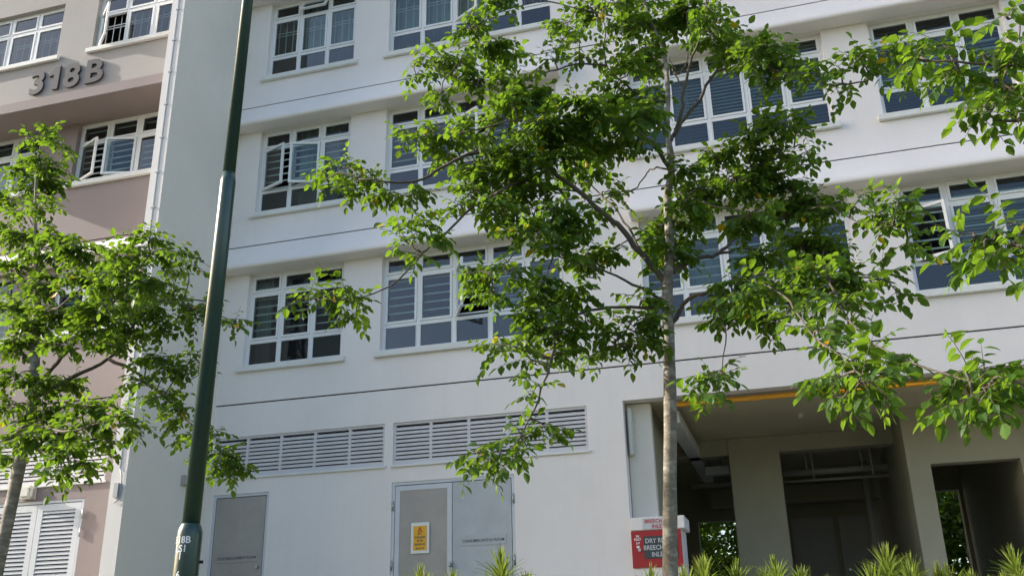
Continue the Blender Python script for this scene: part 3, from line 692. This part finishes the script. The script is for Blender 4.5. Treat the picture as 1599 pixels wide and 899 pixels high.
def make_tree(label, Y0, trunk, trad, branches, blobs, size, seed, base_z, group='young street trees', dens=1.0):
    """trunk / branches: lists of (px, py[, dY]); blobs: (px, py, rx, ry[, dY]) leaf clumps hung on the nearest limb"""
    rnd = random.Random(seed)
    T = [at(p[0], p[1], Y0+(p[2] if len(p) > 2 else 0)) for p in trunk]
    base = T[0].copy(); 
    if base_z is not None:
        base = Vector((T[0].x + (T[0].x-T[1].x)*1.2, Y0, base_z-.05)); T = [base]+T; trad = [trad[0]*1.25]+list(trad)
    root = empty('street_tree', (base.x, base.y, base_z if base_z is not None else 0), label, 'tree', group)
    tp = smooth(T, 3); tr = smooth([Vector((r, 0, 0)) for r in trad], 3)
    MB().tube(tp, [max(v.x, .004) for v in tr], 14, wob=.12).build('trunk', M['bark'], root)
    br = MB(); sk = [(p, v.x) for p, v in zip(tp, tr)]; tp_n = len(tp)
    for b in branches:
        r0, r1, pts = b
        P = [at(p[0], p[1], Y0+p[2]) for p in pts]
        if min((P[0]-q[0]).length for q in sk) > .02:
            near = min(sk, key=lambda q: (q[0]-P[0]).length + (0.6 if q[0].z > P[0].z+.05 else 0))[0]
            if (near-P[0]).length < 1.6: P = [near]+P
        ps = smooth(P, 4); n = len(ps)
        ps = [p+rv(rnd, .006) if 0 < i < n-1 else p for i, p in enumerate(ps)]
        br.tube(ps, [r0+(r1-r0)*(i/(n-1))**.8 for i in range(n)], 7)
        sk += [(p, r0+(r1-r0)*i/(n-1)) for i, p in enumerate(ps)]
    br.build('branches', M['twig'], root)
    lv = MB(); tw = MB(); yl = MB()
    pix = [((p.dot(CR)/p.dot(CF))*F_PX+799.5, 449.5-(p.dot(CU)/p.dot(CF))*F_PX, p) for p, r in sk]
    for bl in blobs:
        cx, cy, rx, ry = bl[:4]
        n_ = min(pix, key=lambda q: (q[0]-cx)**2+(q[1]-cy)**2)
        dist = math.hypot(n_[0]-cx, n_[1]-cy)/F_PX*n_[2].y
        dY = bl[4] if len(bl) > 4 else (n_[2].y-Y0) + rnd.uniform(-.30, .30) + rnd.choice((-1, 1))*min(dist*.5, .5)
        c = at(cx, cy, Y0+dY); mpx = (Y0+dY)/F_PX*1.12
        rxm, rym = rx*mpx, ry*mpx
        s = n_[2]
        # the shoot that carries the clump
        mid = s.lerp(c, .5)+Vector((0, 0, min((c-s).length, 1)*.10))+rv(rnd, .02)
        sh = smooth([s, mid, c], 4); tw.tube(sh, [.0085-.005*i/(len(sh)-1) for i in range(len(sh))], 5)
        area = rx*ry*mpx*mpx
        nl = max(2, int(area/(size*size)*3.9*dens*rnd.uniform(.8, 1.2)+.8))
        out = (c-s); out = out.normalized() if out.length > .05 else Vector((rnd.uniform(-1, 1), rnd.uniform(-1, 1), .1)).normalized()
        nsub = max(1, int(nl/4+.5))
        for q in range(nsub):
            e = Vector((rnd.uniform(-1, 1)*rxm*.58, rnd.uniform(-1, 1)*(rxm+rym)*.30, rnd.uniform(-.5, .8)*rym*.6))
            b0 = c-out*rxm*.25; tip = c+e+out*rxm*.15
            ss = smooth([b0, b0.lerp(tip, .55)+Vector((0, 0, .02)), tip], 3); tw.tube(ss, [.004, .0038, .0035, .0032, .003, .0026, .0022], 4, False)
            m = max(2, nl//nsub); sidev = (tip-b0); sidev = sidev.normalized() if sidev.length > .01 else out
            ph = rnd.random()*6.28
            for k in range(m):
                f = .25+.75*(k+.5)/m; p = ss[min(int(f*(len(ss)-1)), len(ss)-1)]
                ph += 2.4; a = sidev.orthogonal().normalized(); bb = sidev.cross(a)
                d = sidev*.35 + a*math.cos(ph) + bb*math.sin(ph); d.z = d.z*.45+rnd.uniform(-.25, .2)
                compound(lv, tw, rnd, p, d, size*rnd.uniform(.85, 1.12), rnd.choice((5, 6, 7, 7, 8)))
            # young upright leaf at the tip
            compound(yl if rnd.random() < .75 else lv, tw, rnd, tip, sidev+Vector((0, 0, .35)), size*rnd.uniform(.6, .85), 5)
    crown = lv.build('crown', M['leaf'], root)
    yo_ = yl.build('young_leaves', M['leaf_young'], root); yo_['label'] = 'bright yellow green young leaves at the twig tips'
    tw.build('twigs', M['twig'], root)
    return root, len(lv.f)//6

main_trunk = [(1047, 905), (1046, 760), (1047, 640), (1044, 520), (1042, 460), (1046, 380), (1042, 310), (1049, 262), (1042, 200), (1043, 140), (1036, 80, .1), (1015, 30, .15), (995, -30, .2)]
main_r = [.064, .059, .055, .052, .049, .042, .038, .034, .026, .022, .016, .012, .008]
main_br = [
 (.026, .006, [(1050, 505, 0), (1074, 468, -.1), (1108, 455, -.3), (1160, 432, -.5), (1215, 425, -.7), (1290, 430, -.9), (1370, 436, -1.0)]),
 (.028, .007, [(1050, 425, 0), (1085, 405, .1), (1120, 396, .2), (1145, 375, .3), (1175, 358, .4), (1230, 335, .5), (1290, 325, .5)]),
 (.016, .005, [(1120, 396, .2), (1162, 388, .25), (1215, 392, .3), (1285, 398, .4)]),
 (.034, .010, [(1034, 435, 0), (1000, 395, -.1), (970, 356, -.2), (943, 335, -.3), (905, 300, -.4), (860, 265, -.5), (800, 235, -.6), (735, 240, -.7), (690, 262, -.7), (645, 284, -.8), (560, 280, -.9)]),
 (.016, .005, [(1006, 400, -.1), (980, 355, 0), (958, 323, .1), (925, 290, .3), (900, 250, .4)]),
 (.012, .004, [(1047, 266, 0), (1025, 262, .1), (1010, 270, .2), (995, 292, .2), (972, 302, .3), (940, 310, .4)]),
 (.024, .007, [(1046, 268, 0), (1035, 245, -.1), (1010, 215, -.2), (975, 195, -.4), (930, 180, -.5), (860, 190, -.7), (790, 190, -.8), (700, 215, -.9)]),
 (.022, .006, [(1050, 215, 0), (1070, 185, .1), (1091, 156, .15), (1116, 115, .2), (1134, 108, .2), (1175, 100, .1), (1219, 112, 0), (1287, 131, -.2), (1339, 129, -.3), (1369, 117, -.4)]),
 (.020, .006, [(1051, 213, 0), (1065, 174, -.1), (1068, 137, -.15), (1082, 88, -.2), (1093, 60, -.3), (1100, 20, -.4), (1110, -20, -.5)]),
 (.010, .004, [(1068, 137, -.15), (1054, 115, -.1), (1046, 90, 0)]), (.009, .004, [(1067, 110, -.1), (1074, 69, 0), (1072, 20, .1)]),
 (.014, .005, [(1000, 150, -.1), (957, 115, -.2), (945, 97, -.2), (944, 45, -.2), (940, 0, -.2)]),
 (.011, .003, [(948, 103, -.2), (905, 100, -.3), (860, 113, -.4), (800, 130, -.5), (745, 133, -.6), (690, 110, -.7), (645, 95, -.8)]),
 (.012, .004, [(1010, 40, .1), (955, 25, 0), (900, 14, -.1), (842, 2, -.3), (780, 20, -.5), (735, 45, -.6)]),
 (.016, .004, [(860, 265, -.5), (800, 290, -.7), (740, 322, -.9), (690, 370, -1.0), (660, 397, -1.1), (610, 447, -1.2), (555, 465, -1.2), (500, 470, -1.2)]),
 (.009, .003, [(850, 300, -.5), (822, 360, -.8), (800, 398, -.9), (770, 430, -1.0)]),
 (.020, .005, [(1036, 470, 0), (1000, 450, -.1), (950, 425, -.3), (900, 410, -.4), (860, 395, -.5)]),
 (.018, .004, [(1030, 480, 0), (985, 480, -.2), (920, 485, -.4), (870, 510, -.6), (862, 560, -.8), (845, 610, -.9), (822, 665, -1.0), (795, 700, -1.0), (745, 708, -1.1)]),
 (.012, .004, [(1000, 492, -.2), (975, 520, -.4), (960, 540, -.5)]),
 (.010, .003, [(1160, 432, -.5), (1215, 455, -1.2), (1240, 482, -1.7), (1270, 525, -2.2), (1320, 560, -2.7), (1345, 590, -2.9)]),
 (.009, .003, [(1290, 430, -.9), (1325, 500, -1.9), (1365, 537, -2.4), (1420, 562, -2.8), (1475, 585, -3.1), (1545, 600, -3.3)]),
 (.009, .003, [(1108, 455, -.3), (1128, 500, -.6), (1132, 545, -.8), (1124, 590, -.9)]),
 (.010, .003, [(1250, 330, .5), (1290, 322, 0), (1326, 340, -.5), (1358, 354, -.8), (1395, 352, -1.0)]),
 (.012, .004, [(1045, 340, 0), (1080, 300, .2), (1130, 280, .3), (1190, 255, .3), (1240, 230, .3)]),
 (.010, .004, [(1060, 300, .2), (1110, 320, -.3), (1170, 330, -.5)]),
 (.012, .004, [(1108, 455, -.3), (1150, 470, -.6), (1200, 490, -.9), (1230, 485, -1.0)]),
]
main_blobs = [(735, 45, 35, 20), (778, 10, 42, 22), (765, 72, 45, 22), (800, 88, 30, 20), (680, 98, 45, 26), (650, 118, 18, 12), (742, 125, 40, 26), (690, 148, 26, 16), (720, 100, 25, 18),
 (645, 208, 20, 10), (690, 215, 45, 26), (725, 205, 25, 18), (790, 128, 45, 18), (830, 158, 60, 30), (850, 200, 65, 36), (785, 188, 30, 24), (898, 205, 40, 36), (800, 165, 30, 20), (760, 215, 30, 20),
 (930, 18, 40, 28), (975, 40, 35, 32), (1070, 22, 45, 34), (1112, 18, 35, 24), (1120, 58, 40, 28), (1152, 76, 30, 26), (1182, 86, 42, 30), (1204, 100, 30, 22), (1000, 10, 30, 18), (1030, 45, 25, 22), (960, 5, 40, 15),
 (885, 40, 28, 18), (905, 62, 20, 14), (868, 94, 28, 12), (915, 92, 18, 12), (1000, 80, 34, 30), (985, 105, 30, 22), (1012, 102, 24, 22), (962, 132, 30, 16), (1024, 150, 22, 18),
 (960, 155, 38, 26), (1000, 186, 34, 30), (975, 190, 38, 34), (935, 172, 40, 32), (900, 165, 34, 26), (950, 222, 48, 26), (990, 216, 30, 22), (915, 225, 35, 25),
 (820, 260, 45, 32), (870, 248, 40, 28), (830, 300, 50, 32), (790, 280, 30, 24), (790, 335, 30, 26), (860, 328, 28, 26), (905, 270, 28, 30), (925, 262, 24, 34), (945, 300, 22, 12), (800, 235, 35, 20), (760, 245, 28, 18),
 (835, 365, 45, 26), (880, 360, 34, 30), (912, 345, 18, 18), (928, 328, 18, 16), (870, 395, 40, 26), (905, 410, 34, 26), (935, 400, 24, 18), (962, 388, 24, 12), (840, 335, 26, 20),
 (765, 435, 38, 22), (792, 430, 24, 18), (735, 425, 14, 10), (770, 460, 18, 14), (508, 465, 28, 18), (545, 470, 30, 20), (480, 468, 14, 7), (555, 490, 16, 12), (530, 450, 18, 10),
 (530, 262, 34, 16), (568, 282, 34, 20), (600, 305, 38, 20), (640, 300, 24, 18), (545, 300, 16, 10), (510, 280, 14, 8), (660, 348, 32, 20), (640, 375, 34, 16), (655, 400, 14, 14), (622, 352, 14, 8), (680, 370, 20, 14),
 (740, 262, 40, 16), (700, 240, 34, 13), (735, 298, 40, 18), (770, 310, 28, 26), (760, 280, 38, 20), (720, 320, 20, 12),
 (850, 468, 34, 26), (880, 480, 34, 24), (910, 458, 30, 24), (840, 518, 44, 22), (880, 520, 38, 30), (800, 540, 28, 12), (772, 548, 14, 8), (860, 555, 30, 18), (825, 566, 20, 12), (850, 440, 30, 18), (915, 505, 22, 20), (845, 490, 30, 20),
 (960, 530, 34, 20), (990, 510, 38, 22), (985, 545, 34, 18), (930, 560, 22, 16), (1000, 470, 22, 12), (955, 490, 20, 10), (1010, 530, 20, 18),
 (745, 708, 32, 12), (722, 718, 16, 9), (780, 716, 28, 16), (820, 690, 16, 18), (850, 662, 18, 16), (765, 735, 14, 10), (842, 602, 10, 14), (828, 620, 9, 10), (800, 715, 14, 14),
 (1100, 300, 56, 34), (1150, 290, 48, 36), (1080, 270, 38, 22), (1122, 250, 38, 22), (1182, 270, 38, 28), (1212, 250, 38, 32), (1232, 290, 44, 32), (1162, 230, 38, 22), (1202, 205, 44, 26), (1242, 200, 36, 22), (1262, 240, 20, 18),
 (1232, 330, 44, 28), (1270, 310, 38, 28), (1294, 330, 28, 26), (1172, 340, 48, 26), (1060, 350, 38, 26), (1030, 382, 32, 30), (1052, 402, 42, 30), (1012, 375, 18, 16), (1070, 320, 38, 26), (1035, 355, 26, 20),
 (1252, 385, 48, 36), (1192, 400, 48, 30), (1290, 395, 36, 30), (1142, 450, 42, 24), (1182, 455, 38, 28), (1222, 440, 44, 32), (1262, 430, 44, 28), (1302, 440, 38, 22), (1342, 440, 38, 18), (1372, 434, 32, 16), (1402, 458, 18, 9),
 (1150, 490, 42, 20), (1192, 497, 36, 26), (1230, 490, 26, 20), (1292, 470, 36, 24), (1322, 480, 32, 16), (1120, 480, 20, 12), (1282, 520, 32, 14), (1312, 520, 22, 12),
 (1340, 560, 38, 26, -2.6), (1310, 590, 30, 26, -2.7), (1350, 600, 46, 26, -2.9), (1382, 560, 34, 22, -2.5), (1316, 622, 12, 20, -2.8), (1385, 622, 14, 14, -2.9),
 (1508, 582, 28, 24, -3.1), (1490, 604, 20, 20, -3.1), (1530, 612, 36, 24, -3.3), (1540, 580, 28, 22, -3.2), (1576, 602, 28, 24, -3.4), (1512, 632, 24, 14, -3.2),
 (1370, 330, 38, 18), (1342, 312, 18, 12), (1392, 350, 34, 22), (1418, 380, 20, 16), (1400, 325, 24, 14), (1230, 95, 28, 22), (1270, 120, 32, 16), (1320, 112, 28, 13), (1342, 92, 14, 10), (1330, 132, 18, 10), (1382, 92, 28, 22), (1402, 118, 28, 13), (1212, 125, 24, 16),
 (1120, 592, 32, 14), (1125, 615, 18, 12), (1130, 580, 16, 10)]
t1, n1 = make_tree('tall young tree with a pale slender trunk in front of the void deck opening', 8.0, main_trunk, main_r, main_br, main_blobs, .086, 11, gz(8.0), dens=1.3)

left_trunk = [(-8, 905), (4, 850), (15, 800), (32, 720), (47, 657), (51, 620), (54, 560), (58, 480), (58, 400), (55, 356), (56, 305), (58, 260), (66, 215)]
left_r = [.062, .060, .058, .055, .050, .046, .052, .040, .028, .022, .017, .012, .006]
left_br = [
 (.030, .008, [(52, 610, 0), (82, 575, -.1), (112, 540, -.3), (150, 500, -.5), (195, 450, -.7), (235, 395, -.8)]),
 (.026, .007, [(52, 620, 0), (110, 590, .1), (170, 560, .2), (200, 520, .2), (250, 470, .3), (320, 470, .4)]),
 (.020, .005, [(170, 560, .2), (225, 590, .1), (265, 628, 0), (300, 664, -.1), (345, 705, -.2)]),
 (.024, .006, [(54, 560, 0), (25, 510, .2), (16, 470, .3), (20, 430, .3), (8, 400, .3)]),
 (.016, .005, [(20, 435, .3), (35, 420, .2), (60, 415, .1), (100, 400, 0), (140, 402, 0)]),
 (.018, .005, [(57, 500, 0), (90, 480, -.3), (130, 450, -.5), (170, 440, -.6)]),
 (.018, .005, [(48, 655, 0), (80, 670, -.4), (120, 672, -.7), (175, 655, -.9), (215, 665, -1.0)]),
 (.016, .005, [(46, 660, 0), (20, 680, -.4), (0, 690, -.6)]),
 (.014, .004, [(250, 470, .3), (290, 478, .3), (330, 490, .3), (368, 500, .3)]),
 (.012, .004, [(40, 690, 0), (70, 705, -.5), (105, 715, -.7)]),
 (.012, .004, [(57, 360, 0), (40, 335, .2), (20, 315, .3)]), (.010, .004, [(57, 380, 0), (85, 372, -.2), (115, 388, -.3)]),
]
left_blobs = [(70, 207, 34, 12), (45, 215, 18, 8), (86, 226, 20, 13), (60, 248, 38, 20), (70, 280, 34, 20), (36, 270, 24, 16), (52, 300, 30, 16), (14, 310, 20, 26), (76, 312, 18, 9), (88, 265, 16, 16),
 (30, 332, 28, 12), (66, 330, 24, 12), (30, 370, 38, 22), (82, 372, 34, 18), (112, 390, 44, 22), (62, 400, 44, 22), (142, 402, 38, 18), (25, 415, 30, 20), (10, 355, 18, 18),
 (232, 375, 28, 16), (215, 400, 34, 22), (250, 400, 24, 18), (200, 430, 38, 22), (276, 395, 24, 8), (290, 412, 18, 13), (232, 440, 34, 22), (185, 400, 20, 14), (265, 430, 20, 16),
 (62, 450, 48, 32), (122, 440, 44, 26), (172, 450, 44, 26), (20, 480, 34, 36), (92, 490, 48, 30), (152, 490, 48, 30), (202, 480, 38, 26), (232, 480, 34, 22), (192, 520, 44, 26), (240, 510, 24, 18), (132, 520, 38, 22), (82, 540, 38, 22), (30, 540, 38, 26), (20, 590, 28, 22), (170, 540, 34, 18), (55, 510, 34, 24),
 (272, 462, 18, 22), (300, 482, 28, 22), (322, 474, 18, 13), (366, 505, 13, 20), (310, 500, 18, 12), (240, 563, 32, 16), (266, 580, 24, 18), (222, 600, 22, 16), (300, 562, 14, 18), (312, 584, 9, 16), (250, 620, 26, 14), (278, 640, 16, 12),
 (62, 600, 48, 22), (102, 602, 38, 22), (20, 632, 26, 18), (132, 640, 34, 22), (90, 680, 48, 26), (30, 680, 34, 26), (142, 660, 38, 26), (182, 650, 38, 16), (216, 665, 28, 12), (112, 710, 34, 22), (18, 718, 24, 13), (90, 736, 22, 12), (160, 690, 28, 16), (130, 728, 18, 12), (70, 640, 30, 16), (60, 655, 34, 22),
 (282, 655, 18, 18), (345, 708, 28, 26), (362, 734, 22, 16), (325, 695, 18, 18), (300, 682, 14, 10), (340, 680, 16, 14)]
t2, n2 = make_tree('dense young tree left of the green lamp post in front of the pink wall', 7.7, left_trunk, left_r, left_br, left_blobs, .080, 23, gz(7.7), dens=1.65)

# the next tree of the row: only its outer boughs reach into the photo
rb = at(1599, 500, 6.6)
right_trunk = [(2300, 900), (2290, 600), (2270, 400), (2240, 200), (2200, 0), (2150, -200)]
right_r = [.075, .068, .055, .04, .03, .01]
right_br = [
 (.026, .006, [(2265, 380, 0), (2050, 280, -.4), (1850, 200, -.8), (1700, 140, -1.2), (1610, 110, -1.4), (1540, 100, -1.5), (1450, 95, -1.5)]),
 (.018, .005, [(1700, 140, -1.2), (1630, 180, -1.4), (1570, 190, -1.6), (1530, 180, -1.6)]),
 (.022, .005, [(2275, 500, 0), (2050, 440, -.5), (1800, 410, -1.0), (1660, 400, -1.3), (1590, 385, -1.5), (1520, 370, -1.5)]),
 (.014, .005, [(1850, 200, -.8), (1720, 80, -1.2), (1640, 30, -1.4), (1575, 30, -1.5)]),
]
right_blobs = [(1440, 82, 36, 24), (1480, 72, 36, 24), (1500, 110, 36, 24), (1542, 92, 36, 32), (1420, 112, 18, 13), (1572, 28, 28, 18), (1592, 62, 26, 26), (1562, 122, 36, 24), (1585, 142, 28, 22), (1552, 165, 38, 20), (1590, 192, 28, 26), (1535, 190, 18, 12), (1590, 100, 30, 30),
 (1520, 380, 36, 18), (1560, 370, 36, 24), (1592, 390, 28, 26), (1500, 368, 18, 14), (1540, 402, 26, 14), (1585, 352, 22, 16), (1660, 120, 60, 40), (1700, 200, 60, 40), (1660, 390, 60, 40), (1750, 410, 60, 40), (1780, 180, 70, 50), (1850, 250, 70, 50), (1650, 40, 50, 40), (1900, 380, 80, 60), (2050, 250, 90, 60), (2200, 100, 90, 70), (2200, 350, 80, 60), (2300, 200, 90, 70), (2000, 100, 90, 60)]
t3, n3 = make_tree('tree at the right edge whose leafy boughs reach in before the windows', 6.8, right_trunk, right_r, right_br, right_blobs, .086, 37, gz(6.8), dens=.85)
print('leaflets', n1, n2, n3)

# ------------------------------------------------------------------ spiky plants along the wall
def spiky(seed, heads, hgt):
    rnd = random.Random(seed); st = MB(); lf = MB()
    for hx, hy, hh in heads:
        st.tube([(hx*.3, hy*.3, 0), (hx*.8, hy*.8, hh*.6), (hx, hy, hh)], [.018, .015, .012], 7)
        n = 120
        for i in range(n):
            f = i/n; az = i*2.39996; el = R(8+82*f**.75)+rnd.gauss(0, .12); ln = rnd.uniform(.26, .44)*(1-.25*f); w = rnd.uniform(.011, .018)
            d = Vector((math.cos(az)*math.cos(el), math.sin(az)*math.cos(el), math.sin(el))); s = Vector((-math.sin(az), math.cos(az), 0))
            p = Vector((hx, hy, hh-.22+.24*f)); L_ = []; q = p.copy(); dd = d.copy(); k = 5
            for j in range(k+1):
                ww = w*(.7 if j == 0 else 1.0 if j < 3 else .75 if j == 3 else .4 if j == 4 else .03)
                L_ += [q-s*ww, q+Vector((0, 0, -.004)), q+s*ww]
                dd = (dd+Vector((0, 0, -.17*(1.1-.6*f)))).normalized(); q = q+dd*(ln/k)
            lf.add(L_, [(3*j+a, 3*j+a+1, 3*j+a+4, 3*j+a+3) for j in range(k) for a in (0, 1)], True)
    return st, lf
protos = []
for sd_, heads in ((1, [(0, 0, .74)]), (2, [(-.12, .02, .74), (.18, -.05, .60)]), (3, [(.02, 0, .78), (.26, .1, .55), (-.24, .05, .50)])):
    r = empty('spiky_plant', (0, 0, 0), 'spiky plant', 'plant', 'spiky plants along the wall')
    st, lf = spiky(sd_, heads, 1); st.build('stem', M['twig'], r); lf.build('leaves', M['spike'], r); protos.append(r)
used = set()
plants = [
 (660, 893, 0, 11.2, 'small yellow green spiky plant below the amber danger sign'),
 (712, 894, 1, 11.1, 'yellow green spiky plant at the meeting edge of the double door'),
 (786, 868, 2, 11.0, 'tallest spiky plant at the right edge of the double door'),
 (836, 899, 1, 11.2, 'low thin spiky plant on the white wall just right of the double door'),
 (1012, 893, 0, 11.3, 'small spiky plant below the red cabinet left of the trunk'),
 (1095, 880, 1, 11.0, 'spiky plant immediately right of the tree trunk'),
 (1142, 878, 0, 11.2, 'spiky plant in front of the dark gap left of the wide column'),
 (1172, 893, 1, 11.3, 'low spiky plant at the left foot of the wide column'),
 (1216, 872, 0, 11.0, 'upright spiky plant at the right foot of the wide column'),
 (1256, 890, 1, 11.1, 'low spiky plant before the dark cupboard doors'),
 (1386, 868, 2, 11.0, 'broad spiky plant before the left face of the inner pillar'),
 (1428, 862, 1, 10.9, 'tallest spiky plant right of centre before the inner pillar front'),
 (1462, 893, 0, 11.2, 'low spiky plant left of the inner doorway'),
 (1492, 886, 0, 11.1, 'narrow spiky plant at the left side of the inner doorway'),
 (1532, 894, 1, 11.2, 'low spiky plant at the right side of the inner doorway'),
 (1592, 868, 2, 10.8, 'large spiky plant cut by the right edge of the photo')]
rnd = random.Random(5)
for px, py, k, Y, lab in plants:
    p = at(px, py, Y); o = protos[k] if k not in used else copy_tree(protos[k]); used.add(k)
    g = gz(Y); o.location = (p.x, Y, g); s = (p.z+.10-g)/1.05*rnd.uniform(.95, 1.05); o.scale = (s*rnd.uniform(.9, 1.2), s*rnd.uniform(.9, 1.2), s); o.rotation_euler.x = rnd.uniform(-.1, .1); o.rotation_euler.y = rnd.uniform(-.12, .12); o.rotation_euler.z = rnd.uniform(0, 6.28); o['label'] = lab

# ------------------------------------------------------------------ beyond and behind
def far_tree(x, y, h, r, seed, label):
    rnd = random.Random(seed); root = empty('broadleaf_tree', (x, y, .2), label, 'tree', 'trees behind the void deck')
    MB().tube([(x, y, .1), (x+.1, y, h*.35), (x-.1, y+.1, h*.6), (x, y, h*.85)], [.2, .16, .11, .04], 9, wob=.1).build('trunk', M['bark'], root)
    lv = MB()
    for c in range(170):
        a = rnd.uniform(0, 6.28); q = rnd.random()**.5; zz = rnd.uniform(.02, 1.0)
        c0 = Vector((x+math.cos(a)*q*r*math.sin(zz*2.6+.3), y+math.sin(a)*q*r*math.sin(zz*2.6+.3), .4+h*zz))
        for i in range(70):
            p = c0+Vector((rnd.gauss(0, .36), rnd.gauss(0, .36), rnd.gauss(0, .28)))
            d = Vector((rnd.uniform(-1, 1), rnd.uniform(-1, 1), rnd.uniform(-.8, .3))).normalized()
            n = (Vector((0, 0, 1))+rv(rnd, .4)).normalized()
            leaflet(lv, p, d, n, rnd.uniform(.16, .26), .13)
    lv.build('crown', M['leaf_far'], root)
far_tree(-2.6, 28, 5.5, 2.4, 3, 'leafy tree seen through the gap left of the wide column')
far_tree(4.4, 28.5, 5.5, 2.4, 4, 'leafy tree seen through the inner doorway at right')
far_tree(1.5, 33, 6.5, 3.2, 5, 'taller dark tree standing farther back behind the void deck')
far_tree(-4.6, 33, 7.5, 3.4, 6, 'broad tree behind the leafy tree in the left gap')
far_tree(6.4, 33, 7.5, 3.4, 7, 'broad tree behind the leafy tree in the inner doorway')
# block across the street and a crane, seen only as reflections in the panes
fb = empty('apartment_building', (-42, -34, -1.5), 'pale slab block across the street mirrored in the window panes', 'building')
fw = MB(); fh = [(-54+3.0*i, -54+3.0*i+1.7, 1.5+2.8*k, 1.5+2.8*k+1.4, .2) for i in range(7) for k in range(13)]
w_ = MB(); w_.box(-55, -33, -46, -34.4, -1.5, 38); w_.build('wall', M['bg_wall'], fb)
fc = MB()
for a, b, c, e, d in fh: fc.box(a, b, -34.39, -34.25, c, e)
fc.build('window', M['black'], fb)
cr = empty('tower_crane', (-29.6, -25, -1.5), 'dark lattice tower crane mirrored in the lower left window', 'crane')
ms = MB(); cx_, cy_, hw = -29.5, -25, .75
for sx in (-1, 1):
    for sy in (-1, 1): ms.box(cx_+sx*hw-.09, cx_+sx*hw+.09, cy_+sy*hw-.09, cy_+sy*hw+.09, -1.5, 25)
z = -1.5; k = 0
while z < 24:
    for (ax, ay, bx, by) in ((-1, 1, 1, 1), (-1, -1, 1, -1), (-1, -1, -1, 1), (1, -1, 1, 1)):
        p = Vector((cx_+ax*hw, cy_+ay*hw, z)); q = Vector((cx_+bx*hw, cy_+by*hw, z+1.6))
        if k % 2: p.z, q.z = q.z, p.z
        ms.tube([p, q], .06, 5); ms.tube([(p.x, p.y, z), (q.x, q.y, z)], .05, 5)
    z += 1.6; k += 1
ms.build('mast', M['crane'], cr)
jm = MB(); jm.box(cx_-.6, cx_+.6, cy_-14, cy_+5, 25, 25.3); jm.box(cx_-.6, cx_+.6, cy_+3, cy_+5, 23.8, 25); jm.build('jib', M['crane'], cr)
MB().box(cx_-.9, cx_+.6, cy_-.9, cy_+.9, 23.9, 25).build('cab', M['crane'], cr)
